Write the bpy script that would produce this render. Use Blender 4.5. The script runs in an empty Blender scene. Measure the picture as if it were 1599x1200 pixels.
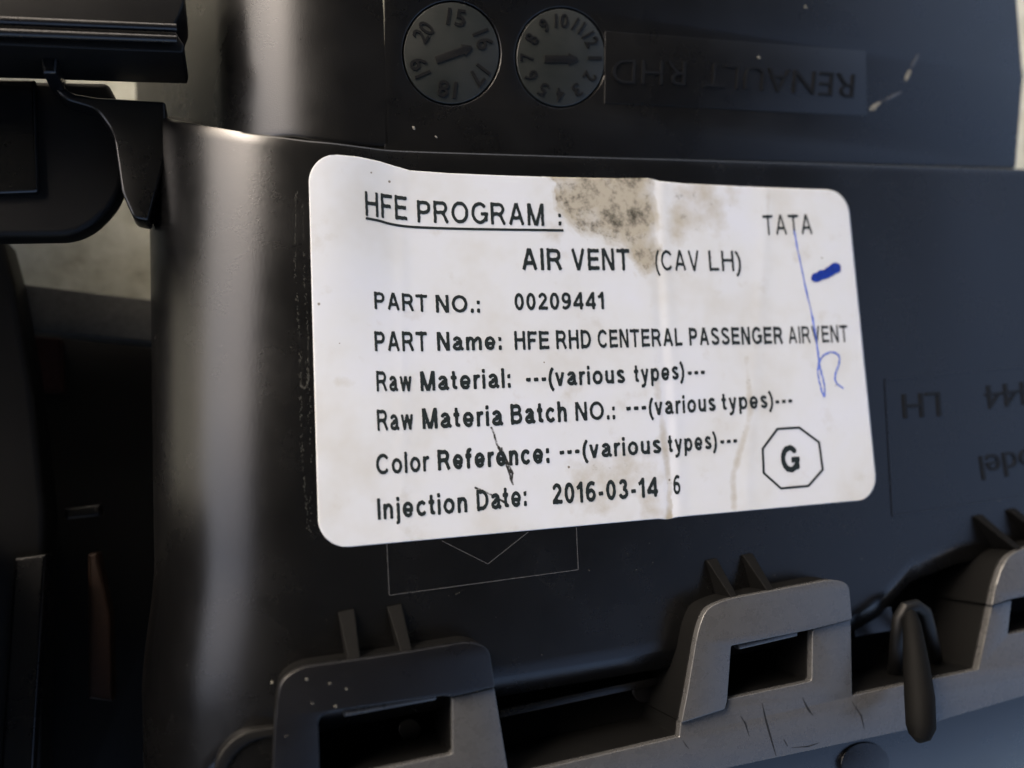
import bpy, bmesh, math, random
import numpy as np
from mathutils import Vector, Matrix, noise
random.seed(7); np.random.seed(7)
S = bpy.context.scene
C = bpy.context.collection
MM = 0.001

# ------------------------------------------------------------------ camera
# The frame of reference is the flat face of the vent: world XY = that face, Z = out of it.
F = 1300.0                                   # focal length in photo pixels (1599 wide)
D = 150 * MM                                 # distance to the face at the picture centre
d1 = Vector((4033, 137, -1300)).normalized()
d2 = Vector((-641, 11713, -1300)); d2 = (d2 - d1 * d2.dot(d1)).normalized()
n3 = d1.cross(d2)
R = Matrix((d1, d2, n3))                     # camera -> world
CAM = R @ Vector((0, 0, D))
cam = bpy.data.objects.new('camera', bpy.data.cameras.new('camera'))
C.objects.link(cam)
cam.matrix_world = Matrix.Translation(CAM) @ R.to_4x4()
cam.data.sensor_width = 36
cam.data.lens = 36 * F / 1599
cam.data.clip_start = 0.005
cam.data.clip_end = 400
cam.data.dof.use_dof = True
cam.data.dof.focus_distance = 0.149
cam.data.dof.aperture_fstop = 7.5
S.camera = cam

# ------------------------------------------------------------------ sky, sun, exposure
W = bpy.data.worlds.new('World'); S.world = W; W.use_nodes = True
nt = W.node_tree
sky = nt.nodes.new('ShaderNodeTexSky'); sky.sky_type = 'NISHITA'; sky.sun_disc = False
SUN_EL, SUN_AZ = 32, 322                     # azimuth in degrees clockwise from +Y
sky.sun_elevation = math.radians(SUN_EL); sky.sun_rotation = math.radians(SUN_AZ)
sky.air_density = 0.7; sky.dust_density = 6.0; sky.ozone_density = 0.3
nt.links.new(sky.outputs[0], nt.nodes['Background'].inputs[0])
nt.nodes['Background'].inputs[1].default_value = 0.15
sun = bpy.data.objects.new('sun', bpy.data.lights.new('sun', 'SUN')); C.objects.link(sun)
sun.data.energy = 0.5; sun.data.angle = math.radians(30); sun.data.color = (1, 0.97, 0.93)
az, el = math.radians(SUN_AZ), math.radians(SUN_EL)
sdir = Vector((math.sin(az) * math.cos(el), math.cos(az) * math.cos(el), math.sin(el)))
sun.rotation_euler = sdir.to_track_quat('Z', 'Y').to_euler()
S.view_settings.view_transform = 'Standard'; S.view_settings.look = 'None'
S.view_settings.exposure = 1.4; S.view_settings.gamma = 1
S.cycles.max_bounces = 8

# ------------------------------------------------------------------ geometry helpers
Ri = R.transposed()
def P(px, py, z=0.0):
    """point of the photo pixel on the plane z (millimetres above the face)"""
    d = R @ Vector(((px - 799.5) / F, -(py - 600) / F, -1))
    t = (z * MM - CAM.z) / d.z
    return CAM + d * t
def proj(v):
    c = Ri @ (v - CAM)
    return 799.5 + F * c.x / -c.z, 600 - F * c.y / -c.z
def lerp(a, b, t): return a + (b - a) * t
def interp(pts, x):
    if x <= pts[0][0]:
        (x0, y0), (x1, y1) = pts[0], pts[1]
    elif x >= pts[-1][0]:
        (x0, y0), (x1, y1) = pts[-2], pts[-1]
    else:
        for (x0, y0), (x1, y1) in zip(pts, pts[1:]):
            if x0 <= x <= x1: break
    return y0 + (y1 - y0) * (x - x0) / (x1 - x0)
def sstep(a, b, x):
    t = max(0, min(1, (x - a) / (b - a))); return t * t * (3 - 2 * t)
def solve_y(x, z, fy):
    """Y (metres) such that the point (x, Y, z) lies on the traced edge fy(px)=py"""
    y = 0.0
    for _ in range(12):
        px, py = proj(Vector((x, y, z)))
        y += (py - fy(px)) * 0.000113
    return y

def link(name, me, mat=None, parent=None):
    o = bpy.data.objects.new(name, me); C.objects.link(o)
    if mat is not None and not me.materials: me.materials.append(mat)
    if parent is not None: o.parent = parent
    return o
def mesh(name, verts, faces, mat, parent=None, smooth=False):
    me = bpy.data.meshes.new(name); me.from_pydata([tuple(v) for v in verts], [], faces); me.validate(); me.update()
    if smooth:
        for p in me.polygons: p.use_smooth = True
    return link(name, me, mat, parent)
def smooth_angle(o, deg=35):
    me = o.data
    for p in me.polygons: p.use_smooth = True
    bm = bmesh.new(); bm.from_mesh(me)
    for e in bm.edges:
        if len(e.link_faces) == 2 and e.calc_face_angle(0) > math.radians(deg): e.smooth = False
    bm.to_mesh(me); bm.free()
def tag(o, label, cat, group=None, kind=None):
    if label: o['label'] = label
    if cat: o['category'] = cat
    if group: o['group'] = group
    if kind: o['kind'] = kind
    return o
def rounded(pts, r, n=5):
    """round the corners of a 2D polygon; r a number or one per corner"""
    out = []; N = len(pts)
    for i in range(N):
        p = Vector(pts[i]); a = Vector(pts[i - 1]); b = Vector(pts[(i + 1) % N])
        rr = r[i] if isinstance(r, (list, tuple)) else r
        if rr <= 0: out.append(tuple(p)); continue
        da = (a - p); db = (b - p)
        k = min(rr, da.length * 0.45, db.length * 0.45)
        s = p + da.normalized() * k; e = p + db.normalized() * k
        for j in range(n + 1):
            t = j / n
            out.append(tuple(s * (1 - t) ** 2 + p * 2 * t * (1 - t) + e * t * t))
    return out
def prism(name, outer, holes, z1, z0, mat, parent=None, bev=0.25, world=False, bres=2, base=False):
    """solid plate traced in photo pixels on plane z1 (mm), going down to z0 (mm)"""
    if base:      # a thin face plate on a standing wall, whose shade is put into its colour
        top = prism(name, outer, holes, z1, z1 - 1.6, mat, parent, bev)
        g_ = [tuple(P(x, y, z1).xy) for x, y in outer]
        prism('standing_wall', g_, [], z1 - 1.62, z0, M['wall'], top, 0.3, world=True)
        return top
    cu = bpy.data.curves.new(name, 'CURVE'); cu.dimensions = '2D'; cu.fill_mode = 'BOTH'
    for poly in [outer] + holes:
        pts = poly if world else [tuple(P(x, y, z1).xy) for x, y in poly]
        sp = cu.splines.new('POLY'); sp.points.add(len(pts) - 1)
        for q, (x, y) in zip(sp.points, pts): q.co = (x, y, 0, 1)
        sp.use_cyclic_u = True
    cu.bevel_depth = bev * MM; cu.bevel_resolution = bres; cu.offset = -bev * MM
    cu.extrude = max(0.00001, (z1 - z0) / 2 * MM - bev * MM)
    t = bpy.data.objects.new('tmp', cu); C.objects.link(t)
    bpy.context.view_layer.update()
    me = bpy.data.meshes.new_from_object(t.evaluated_get(bpy.context.evaluated_depsgraph_get()))
    bpy.data.objects.remove(t); bpy.data.curves.remove(cu)
    me.transform(Matrix.Translation((0, 0, (z1 + z0) / 2 * MM)))
    me.materials.clear()
    bm = bmesh.new(); bm.from_mesh(me); bmesh.ops.remove_doubles(bm, verts=bm.verts, dist=1e-7)
    bmesh.ops.recalc_face_normals(bm, faces=bm.faces); bm.to_mesh(me); bm.free()
    o = link(name, me, mat, parent); smooth_angle(o, 30)
    return o
def scratch(name, pts, w, z, mat, parent):
    P2 = [Vector(p) for p in pts]; v = []; f = []
    for i, p in enumerate(P2):
        t_ = (P2[min(i + 1, len(P2) - 1)] - P2[max(i - 1, 0)]).normalized(); u = Vector((-t_.y, t_.x)) * w / 2 * (0.3 + 0.7 * math.sin(math.pi * i / (len(P2) - 1)))
        v += [P(*(p - u), z + 0.015), P(*(p + u), z + 0.015)]
        if i: f.append((2 * i - 2, 2 * i - 1, 2 * i + 1, 2 * i))
    return mesh(name, v, f, mat, parent)
def circle(cx, cy, rx, ry=None, n=40):
    ry = ry or rx
    return [(cx + rx * math.cos(2 * math.pi * i / n), cy + ry * math.sin(2 * math.pi * i / n)) for i in range(n)]
def loft(name, rings, mat, parent=None, cap=True):
    v = [p for r in rings for p in r]; n = len(rings[0]); f = []
    for i in range(len(rings) - 1):
        for j in range(n):
            a = i * n + j; b = i * n + (j + 1) % n
            f.append((a, b, b + n, a + n))
    if cap:
        f.append(tuple(range(n))[::-1]); f.append(tuple(range((len(rings) - 1) * n, len(rings) * n)))
    o = mesh(name, v, f, mat, parent); smooth_angle(o, 40); return o
def tube(name, pts, rad, mat, parent=None, n=12, flat=1.0):
    """swept round bar; pts = world points, rad = metres (one or list)"""
    rings = []
    for i, p in enumerate(pts):
        a = pts[max(0, i - 1)]; b = pts[min(len(pts) - 1, i + 1)]
        t = (b - a).normalized(); u = t.cross(Vector((0, 0, 1)))
        u = u.normalized() if u.length > 1e-4 else Vector((1, 0, 0)); w = t.cross(u).normalized()
        r = rad[i] if isinstance(rad, (list, tuple)) else rad
        rings.append([p + u * math.cos(k * 2 * math.pi / n) * r + w * math.sin(k * 2 * math.pi / n) * r * flat for k in range(n)])
    return loft(name, rings, mat, parent)

# ------------------------------------------------------------------ materials
def new_mat(name):
    m = bpy.data.materials.new(name); m.use_nodes = True
    return m, m.node_tree, m.node_tree.nodes['Principled BSDF']
def N(t, typ, **kw):
    n = t.nodes.new(typ)
    for k, v in kw.items():
        if k in n.inputs: n.inputs[k].default_value = v
        else: setattr(n, k, v)
    return n
def ramp(t, src, stops):
    r = t.nodes.new('ShaderNodeValToRGB'); e = r.color_ramp.elements
    while len(e) < len(stops): e.new(0.5)
    for q, (p, c) in zip(e, stops):
        q.position = p; q.color = c if len(c) == 4 else (*c, 1)
    t.links.new(src, r.inputs[0]); return r
def plastic(name, base, rough, dust=0.25, grain=0.55, specks=True, scale=1.0, spec=0.75, dustcol=(0.16, 0.15, 0.125)):
    m, t, b = new_mat(name); L = t.links.new
    co = N(t, 'ShaderNodeTexCoord')
    n1 = N(t, 'ShaderNodeTexNoise', Scale=60 * scale, Detail=7, Roughness=0.65); L(co.outputs['Object'], n1.inputs['Vector'])
    n2 = N(t, 'ShaderNodeTexNoise', Scale=4200, Detail=3); L(co.outputs['Object'], n2.inputs['Vector'])
    mp = N(t, 'ShaderNodeMapping'); mp.inputs['Scale'].default_value = (220, 1500, 500); mp.inputs['Rotation'].default_value = (0, 0, 0.15)
    L(co.outputs['Object'], mp.inputs[0])
    n3_ = N(t, 'ShaderNodeTexNoise', Scale=1, Detail=4); L(mp.outputs[0], n3_.inputs['Vector'])
    r1 = ramp(t, n1.outputs[0], [(0.35, (0, 0, 0)), (0.75, (1, 1, 1))])
    r3 = ramp(t, n3_.outputs[0], [(0.4, (0, 0, 0)), (0.8, (1, 1, 1))])
    mul = N(t, 'ShaderNodeMath', operation='MULTIPLY'); L(r1.outputs[0], mul.inputs[0]); mul.inputs[1].default_value = dust
    mul2 = N(t, 'ShaderNodeMath', operation='MULTIPLY_ADD'); L(r3.outputs[0], mul2.inputs[0]); mul2.inputs[1].default_value = dust * 0.35; L(mul.outputs[0], mul2.inputs[2])
    fac = mul2.outputs[0]
    if specks:
        vo = N(t, 'ShaderNodeTexVoronoi', Scale=620); vo.inputs['Randomness'].default_value = 1
        dn = N(t, 'ShaderNodeTexNoise', Scale=1500, Detail=1); L(co.outputs['Object'], dn.inputs['Vector'])
        ad = N(t, 'ShaderNodeMixRGB', blend_type='ADD'); ad.inputs[0].default_value = 0.002; L(co.outputs['Object'], ad.inputs[1]); L(dn.outputs['Color'], ad.inputs[2])
        L(ad.outputs[0], vo.inputs['Vector'])
        lt = N(t, 'ShaderNodeMath', operation='LESS_THAN'); L(vo.outputs['Distance'], lt.inputs[0]); lt.inputs[1].default_value = 0.065
        sp = N(t, 'ShaderNodeSeparateColor'); L(vo.outputs['Color'], sp.inputs[0])
        gt = N(t, 'ShaderNodeMath', operation='GREATER_THAN'); L(sp.outputs[0], gt.inputs[0]); gt.inputs[1].default_value = 0.93
        mm = N(t, 'ShaderNodeMath', operation='MULTIPLY'); L(lt.outputs[0], mm.inputs[0]); L(gt.outputs[0], mm.inputs[1])
        mm2 = N(t, 'ShaderNodeMath', operation='MAXIMUM'); L(mm.outputs[0], mm2.inputs[0]); L(fac, mm2.inputs[1]); fac = mm2.outputs[0]
    mx = N(t, 'ShaderNodeMixRGB'); mx.inputs[1].default_value = (*base, 1); mx.inputs[2].default_value = (*dustcol, 1)
    L(fac, mx.inputs[0]); L(mx.outputs[0], b.inputs['Base Color'])
    rr = N(t, 'ShaderNodeMapRange'); L(n1.outputs[0], rr.inputs[0]); rr.inputs[3].default_value = rough - 0.10; rr.inputs[4].default_value = rough + 0.12
    L(rr.outputs[0], b.inputs['Roughness'])
    bp = N(t, 'ShaderNodeBump', Strength=grain); bp.inputs['Distance'].default_value = 0.00004
    L(n2.outputs[0], bp.inputs['Height']); L(bp.outputs[0], b.inputs['Normal'])
    b.inputs['Specular IOR Level'].default_value = spec
    return m
def flat(name, col, rough=0.6, spec=0.3):
    m, t, b = new_mat(name)
    co = N(t, 'ShaderNodeTexCoord'); n1 = N(t, 'ShaderNodeTexNoise', Scale=900, Detail=4); t.links.new(co.outputs['Object'], n1.inputs['Vector'])
    c0 = tuple(c * 0.8 for c in col); c1 = tuple(min(1, c * 1.2) for c in col)
    r = ramp(t, n1.outputs[0], [(0.3, c0), (0.7, c1)]); t.links.new(r.outputs[0], b.inputs['Base Color'])
    b.inputs['Roughness'].default_value = rough; b.inputs['Specular IOR Level'].default_value = spec
    return m
M = dict(
    body=plastic('black_plastic', (0.0022, 0.0022, 0.0024), 0.25, dust=0.005),
    cover=plastic('cover_plastic', (0.0025, 0.0025, 0.0028), 0.28, dust=0.006),
    dial=plastic('dial_plastic', (0.013, 0.0155, 0.0135), 0.36, dust=0.09, grain=0.5),  # lighter greenish base stands in for the dials' smoother sheen
    black=plastic('deep_black_plastic', (0.002, 0.002, 0.002), 0.5, dust=0.008, specks=False, spec=0.3),
    wall=plastic('shaded_black_plastic', (0.0015, 0.0015, 0.0015), 0.7, dust=0.004, specks=False, spec=0.12),  # extra dark base holds the shade of walls, recess and ribs
    mark=plastic('moulded_mark_plastic', (0.003, 0.003, 0.003), 0.5, dust=0.0, specks=False, spec=0.3),
    flange=plastic('pale_sheen_plastic', (0.055, 0.055, 0.055), 0.27, spec=1.0, dust=0.08, grain=0.8, dustcol=(0.15, 0.152, 0.152), scale=6.0),  # pale base stands in for sky sheen on the same black plastic
    hook=plastic('hook_plastic', (0.003, 0.003, 0.004), 0.28, dust=0.008, grain=0.8),
    gloss=plastic('gloss_plastic', (0.006, 0.007, 0.010), 0.28, dust=0.03, grain=0.3),
    ink=flat('printed_ink', (0.012, 0.018, 0.018), 0.6),
    pen=flat('blue_pen_ink', (0.12, 0.19, 0.62), 0.6),
    marker=flat('blue_marker_ink', (0.01, 0.035, 0.28), 0.4),
    bar=flat('grey_painted_metal', (0.05, 0.05, 0.046), 0.5),
    rust=flat('reddish_brown_scrap', (0.05, 0.018, 0.012), 0.7),
    orange=flat('orange_brown_strip', (0.02, 0.008, 0.003), 0.6),
    scuffdim=flat('dim_scuff', (0.055, 0.054, 0.045), 0.5),
    scratch=flat('dark_scratch', (0.008, 0.008, 0.008), 0.6),
    scuff=flat('pale_scuff', (0.20, 0.19, 0.155), 0.7),
)
# concrete ground
m, t, b = new_mat('concrete_ground'); M['ground'] = m
co = N(t, 'ShaderNodeTexCoord'); n1 = N(t, 'ShaderNodeTexNoise', Scale=90, Detail=9, Roughness=0.7); t.links.new(co.outputs['Object'], n1.inputs['Vector'])
r = ramp(t, n1.outputs[0], [(0.3, (0.38, 0.37, 0.28)), (0.5, (0.60, 0.60, 0.49)), (0.7, (0.74, 0.74, 0.64))]); t.links.new(r.outputs[0], b.inputs['Base Color'])
bp = N(t, 'ShaderNodeBump', Strength=0.6); bp.inputs['Distance'].default_value = 0.002; t.links.new(n1.outputs[0], bp.inputs['Height']); t.links.new(bp.outputs[0], b.inputs['Normal'])
b.inputs['Roughness'].default_value = 0.9
# sticker paper with dirt attributes
m, t, b = new_mat('label_paper'); M['paper'] = m; L = t.links.new
co = N(t, 'ShaderNodeTexCoord')
at = N(t, 'ShaderNodeAttribute', attribute_name='dirt'); at2 = N(t, 'ShaderNodeAttribute', attribute_name='scuff')
nf = N(t, 'ShaderNodeTexNoise', Scale=420, Detail=8, Roughness=0.75); L(co.outputs['Object'], nf.inputs['Vector'])
nm = N(t, 'ShaderNodeTexNoise', Scale=130, Detail=5, Roughness=0.6); L(co.outputs['Object'], nm.inputs['Vector'])
nl = N(t, 'ShaderNodeTexNoise', Scale=45, Detail=4, Roughness=0.6); L(co.outputs['Object'], nl.inputs['Vector'])
base = ramp(t, nl.outputs[0], [(0.32, (0.585, 0.59, 0.575)), (0.5, (0.64, 0.665, 0.69)), (0.68, (0.65, 0.68, 0.74))])
a1 = N(t, 'ShaderNodeMath', operation='MULTIPLY_ADD'); L(at.outputs['Fac'], a1.inputs[0]); a1.inputs[1].default_value = 0.62; L(nm.outputs[0], a1.inputs[2])
d_1 = ramp(t, a1.outputs[0], [(0.60, (0, 0, 0)), (1.06, (1, 1, 1))])
m1 = N(t, 'ShaderNodeMixRGB'); L(d_1.outputs[0], m1.inputs[0]); L(base.outputs[0], m1.inputs[1]); m1.inputs[2].default_value = (0.42, 0.385, 0.31, 1)
a2 = N(t, 'ShaderNodeMath', operation='MULTIPLY_ADD'); L(at.outputs['Fac'], a2.inputs[0]); a2.inputs[1].default_value = 0.27; L(nf.outputs[0], a2.inputs[2])
d_2 = ramp(t, a2.outputs[0], [(0.70, (0, 0, 0)), (0.92, (1, 1, 1))])
m2 = N(t, 'ShaderNodeMixRGB'); L(d_2.outputs[0], m2.inputs[0]); L(m1.outputs[0], m2.inputs[1]); m2.inputs[2].default_value = (0.07, 0.065, 0.05, 1)
a3 = N(t, 'ShaderNodeMath', operation='MULTIPLY'); L(at2.outputs['Fac'], a3.inputs[0]); L(nf.outputs[0], a3.inputs[1])
d_3 = ramp(t, a3.outputs[0], [(0.30, (0, 0, 0)), (0.5, (1, 1, 1))])
m3 = N(t, 'ShaderNodeMixRGB'); L(d_3.outputs[0], m3.inputs[0]); L(m2.outputs[0], m3.inputs[1]); m3.inputs[2].default_value = (0.03, 0.03, 0.028, 1)
# scattered specks
vo = N(t, 'ShaderNodeTexVoronoi', Scale=300); L(co.outputs['Object'], vo.inputs['Vector'])
lt = N(t, 'ShaderNodeMath', operation='LESS_THAN'); L(vo.outputs['Distance'], lt.inputs[0]); lt.inputs[1].default_value = 0.07
sp = N(t, 'ShaderNodeSeparateColor'); L(vo.outputs['Color'], sp.inputs[0])
gt = N(t, 'ShaderNodeMath', operation='GREATER_THAN'); L(sp.outputs[0], gt.inputs[0]); gt.inputs[1].default_value = 0.9
mm = N(t, 'ShaderNodeMath', operation='MULTIPLY'); L(lt.outputs[0], mm.inputs[0]); L(gt.outputs[0], mm.inputs[1])
m4 = N(t, 'ShaderNodeMixRGB'); L(mm.outputs[0], m4.inputs[0]); L(m3.outputs[0], m4.inputs[1]); m4.inputs[2].default_value = (0.22, 0.2, 0.17, 1)
L(m4.outputs[0], b.inputs['Base Color']); b.inputs['Roughness'].default_value = 0.5; b.inputs['Specular IOR Level'].default_value = 0.12
bp = N(t, 'ShaderNodeBump', Strength=0.25); bp.inputs['Distance'].default_value = 0.00005; L(nf.outputs[0], bp.inputs['Height']); L(bp.outputs[0], b.inputs['Normal'])
# unseen sheets added to keep sky out of the reflections
M['sky_blocker'] = flat('dark_blocker_sheet', (0.035, 0.035, 0.035), 0.8, 0.2)

# ------------------------------------------------------------------ setting
g = 40.0
gm = bpy.data.meshes.new('ground'); gm.from_pydata([(-g, -g, 0), (g, -g, 0), (g, g, 0), (-g, g, 0)], [], [(0, 1, 2, 3)])
ground = link('ground', gm, M['ground']); ground.location.z = -0.074; ground['kind'] = 'structure'
sky_blocker = bpy.data.objects.new('sky_blocker', None); C.objects.link(sky_blocker)  # added out of view to give the plastic its dark reflections
tag(sky_blocker, 'dark flat sheets added out of view to block the sky', 'sky_blocker')
def world_prism(name, pts, z0, z1, mat, parent):
    n = len(pts); v = [(x, y, z0) for x, y in pts] + [(x, y, z1) for x, y in pts]
    f = [tuple(range(n))[::-1], tuple(range(n, 2 * n))] + [(i, (i + 1) % n, (i + 1) % n + n, i + n) for i in range(n)]
    return mesh(name, v, f, mat, parent)
CZ = 2.5
world_prism('blocker_top', [(-2.4, -1.7), (0.5, -1.7), (0.8, -0.85), (1.45, -0.6), (1.75, -0.1), (1.95, 0.5), (2.6, 1.0), (2.9, 6), (-2.4, 6)], CZ, CZ + 0.08, M['sky_blocker'], sky_blocker)  # unseen, outlined to set where the reflections turn dark
for x, y in ((-2.3, -1.6), (-2.3, 5.9), (0.3, -1.6), (2.7, 5.9)):
    tube('blocker_post', [Vector((x, y, -0.085)), Vector((x, y, CZ))], 0.05, M['sky_blocker'], sky_blocker)

world_prism('blocker_side', [(-2.5, -2.3), (-2.42, -2.3), (-2.42, -0.45), (-2.5, -0.45)], -0.085, CZ - 0.01, M['sky_blocker'], sky_blocker)  # added unseen to dim the highlight low on the shoulder
# ------------------------------------------------------------------ the vent housing
vent = bpy.data.objects.new('air_vent_housing', None); C.objects.link(vent)
vent.location = (0, 0, 0)
tag(vent, 'black plastic car air vent housing with a white printed label stuck on it', 'air vent')

xw = lambda px, py=600, z=0: P(px, py, z).x
bump_x0 = xw(640, 300); bump_x1 = xw(500, 300)
ytop = P(500, 240).y; ymid = P(500, 620).y
XR0 = xw(474); XR1 = xw(600); ydip0 = P(500, 900).y; RS = 0.15
def dip(x, y):
    """towards its top left the face rolls over earlier, before the round shoulder"""
    w = sstep(ydip0, ytop, y); k = RS / (2 * (XR1 - XR0))
    if x >= XR1 or w == 0: return 0.0
    if x >= XR0: return w * k * (XR1 - x) ** 2
    return w * (k * (XR1 - XR0) ** 2 + RS * (XR0 - x))
def hsurf(x, y): return hbump(x, y) - dip(x, y)
def hbump(x, y):
    """height of the label face above z=0 in metres: slight ridge at its top left, gentle warp"""
    b = 1.3 * MM * sstep(bump_x0, bump_x1, x) * sstep(ymid, ytop, y)
    w = 0.12 * MM * math.sin(x * 190 + 0.6) * (0.5 + 0.5 * math.sin(y * 60))
    return b + w * 0.4
def crease(px, py):
    k = sstep(280, 820, py)
    cr = -0.10 * math.exp(-((px - lerp(1022, 1048, k)) / 8) ** 2) + 0.10 * math.exp(-((px - lerp(1034, 1062, k)) / 10) ** 2)
    return cr + 0.07 * math.exp(-((px - lerp(1196, 1165, k)) / 10) ** 2) + 0.05 * math.exp(-((px - 628) / 9) ** 2)
def onsurf(px, py, off=0.0):
    z = 0.0
    for _ in range(4):
        p = P(px, py, z / MM); z = hsurf(p.x, p.y) + off * MM
    return P(px, py, z / MM)

def shoulder_shift(y):
    return -0.0025 * sstep(P(450, 860).y, P(450, 1110).y, y)
def shell(name, X0, X1, Rr, zbase, fy_top, fy_bot, mat, wall_t, wall_b, skirt=45, h=None, nrow=60, dx=1.2, arcmax=100, bott_chamfer=None):
    """skin: flat from X1 (right) to X0, then a round shoulder of radius Rr turning down on the left"""
    prof = []
    n = int((X1 - X0) / (dx * MM))
    for i in range(n + 1): prof.append((lerp(X1, X0, i / n), zbase * MM, (0, 1)))
    for k in range(1, 31):
        a = math.radians(arcmax) * k / 30
        prof.append((X0 - Rr * MM * math.sin(a), zbase * MM - Rr * MM * (1 - math.cos(a)), (-math.sin(a), math.cos(a))))
    x, z, nn = prof[-1]
    aa = math.radians(arcmax); nn = (-math.sin(aa), math.cos(aa))
    for k in (1, 2, 3): prof.append((x - math.cos(aa) * skirt * MM * k / 3, z - math.sin(aa) * skirt * MM * k / 3, nn))
    edge = [(0.0, 1.0), (0.0, 0.12), (0.05, 0.05), (0.16, 0.012), (0.4, 0)]
    verts = []; rows = []
    cols = []
    for (x, z, nn) in prof:
        yt = solve_y(x, z - (dip(x, ytop) if h else 0), fy_top); yb = solve_y(x, z, fy_bot)
        col = []
        ts = []
        for dy, dn in edge: ts.append((yt - dy * 2 * MM, dn * wall_t * MM))
        for j in range(1, nrow): ts.append((lerp(yt - 0.8 * MM, yb + 0.8 * MM, j / nrow), 0))
        if bott_chamfer: 
            ts.append((yb + 0.3 * MM, 0)); ts.append((yb, 0.1 * MM)); ts.append((yb - bott_chamfer * MM, 1.2 * MM)); ts.append((yb - (bott_chamfer + 0.15) * MM, 1.5 * MM)); ts.append((yb - (bott_chamfer + 0.15) * MM, wall_b * MM))
        else:
            for dy, dn in edge[::-1]: ts.append((yb + dy * 2 * MM, dn * wall_b * MM))
        for y, dn in ts:
            hh = hbump(x, y) if h else 0; dp = dip(x, y) if h else 0
            sh = shoulder_shift(y) * sstep(X0 + 0.012, X0, x) if h else 0
            col.append((x + sh - nn[0] * dn, y, z + nn[1] * hh - nn[1] * dn - dp))
        cols.append(col)
    nr = len(cols[0]); v = [p for c in cols for p in c]; f = []
    for i in range(len(cols) - 1):
        for j in range(nr - 1):
            a = i * nr + j; f.append((a, a + 1, a + nr + 1, a + nr))
    o = mesh(name, v, f, mat, vent); smooth_angle(o, 50); return o

top_edge = [(-200, 120), (225, 178), (300, 194), (380, 208), (480, 221), (600, 231), (800, 238), (1000, 244), (1599, 262), (1800, 268)]
bot_edge = [(-200, 1420), (300, 1330), (348, 1200), (430, 1128), (780, 1060), (1055, 1015), (1330, 965), (1375, 940), (1425, 885), (1500, 856), (1599, 840), (1800, 800)]
body = shell('main_body', xw(474), xw(1800), 26, 0, lambda x: interp(top_edge, x), lambda x: interp(bot_edge, x), M['body'], 14, 10, h=hsurf, bott_chamfer=3.2, arcmax=86)

# upper cover: rounded left shoulder plus a flat plate with two round pockets
UZ = -2.6
seam = P(600, 120, UZ).x
cov_l = shell('cover_shoulder', xw(545, 120, UZ), seam, 25, UZ, lambda x: -260, lambda x: interp(top_edge, x) - 1 + 75 * sstep(470, 260, x), M['cover'], 4, 4, skirt=45, arcmax=66)
dials = [(705, 83, 74, 79), (876, 90, 69, 76)]
prism('cover_plate', [(600.5, -260), (1572, -200), (1597, 120), (1586, 262), (600.5, 236)],
      [circle(cx, cy, rx + 3.5, ry + 3.5) for cx, cy, rx, ry in dials], UZ, UZ - 1.2, M['cover'], vent, 0.15)
prism('cover_underlay', [(602, -255), (1568, -195), (1590, 120), (1584, 255), (602, 230)], [], UZ - 1.25, UZ - 4, M['black'], vent, 0.1)

# ---------------------------------------------------------------- text
def text_mesh(s, bold=0.0):
    cu = bpy.data.curves.new('t', 'FONT'); cu.body = s; cu.size = 1; cu.offset = bold; cu.resolution_u = 6; cu.fill_mode = 'FRONT'
    o = bpy.data.objects.new('t', cu); C.objects.link(o); bpy.context.view_layer.update()
    me = bpy.data.meshes.new_from_object(o.evaluated_get(bpy.context.evaluated_depsgraph_get()))
    v = [x.co.copy() for x in me.vertices]; f = [tuple(p.vertices) for p in me.polygons]
    bpy.data.objects.remove(o); bpy.data.curves.remove(cu); bpy.data.meshes.remove(me)
    return v, f
_v, _f = text_mesh('H'); CAPH = max(q.y for q in _v)
def arc(cx, cy, rx, ry, a0, a1, n=14):
    return [(cx + rx * math.cos(math.radians(a0 + (a1 - a0) * k / n)), cy + ry * math.sin(math.radians(a0 + (a1 - a0) * k / n))) for k in range(n + 1)]
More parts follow.
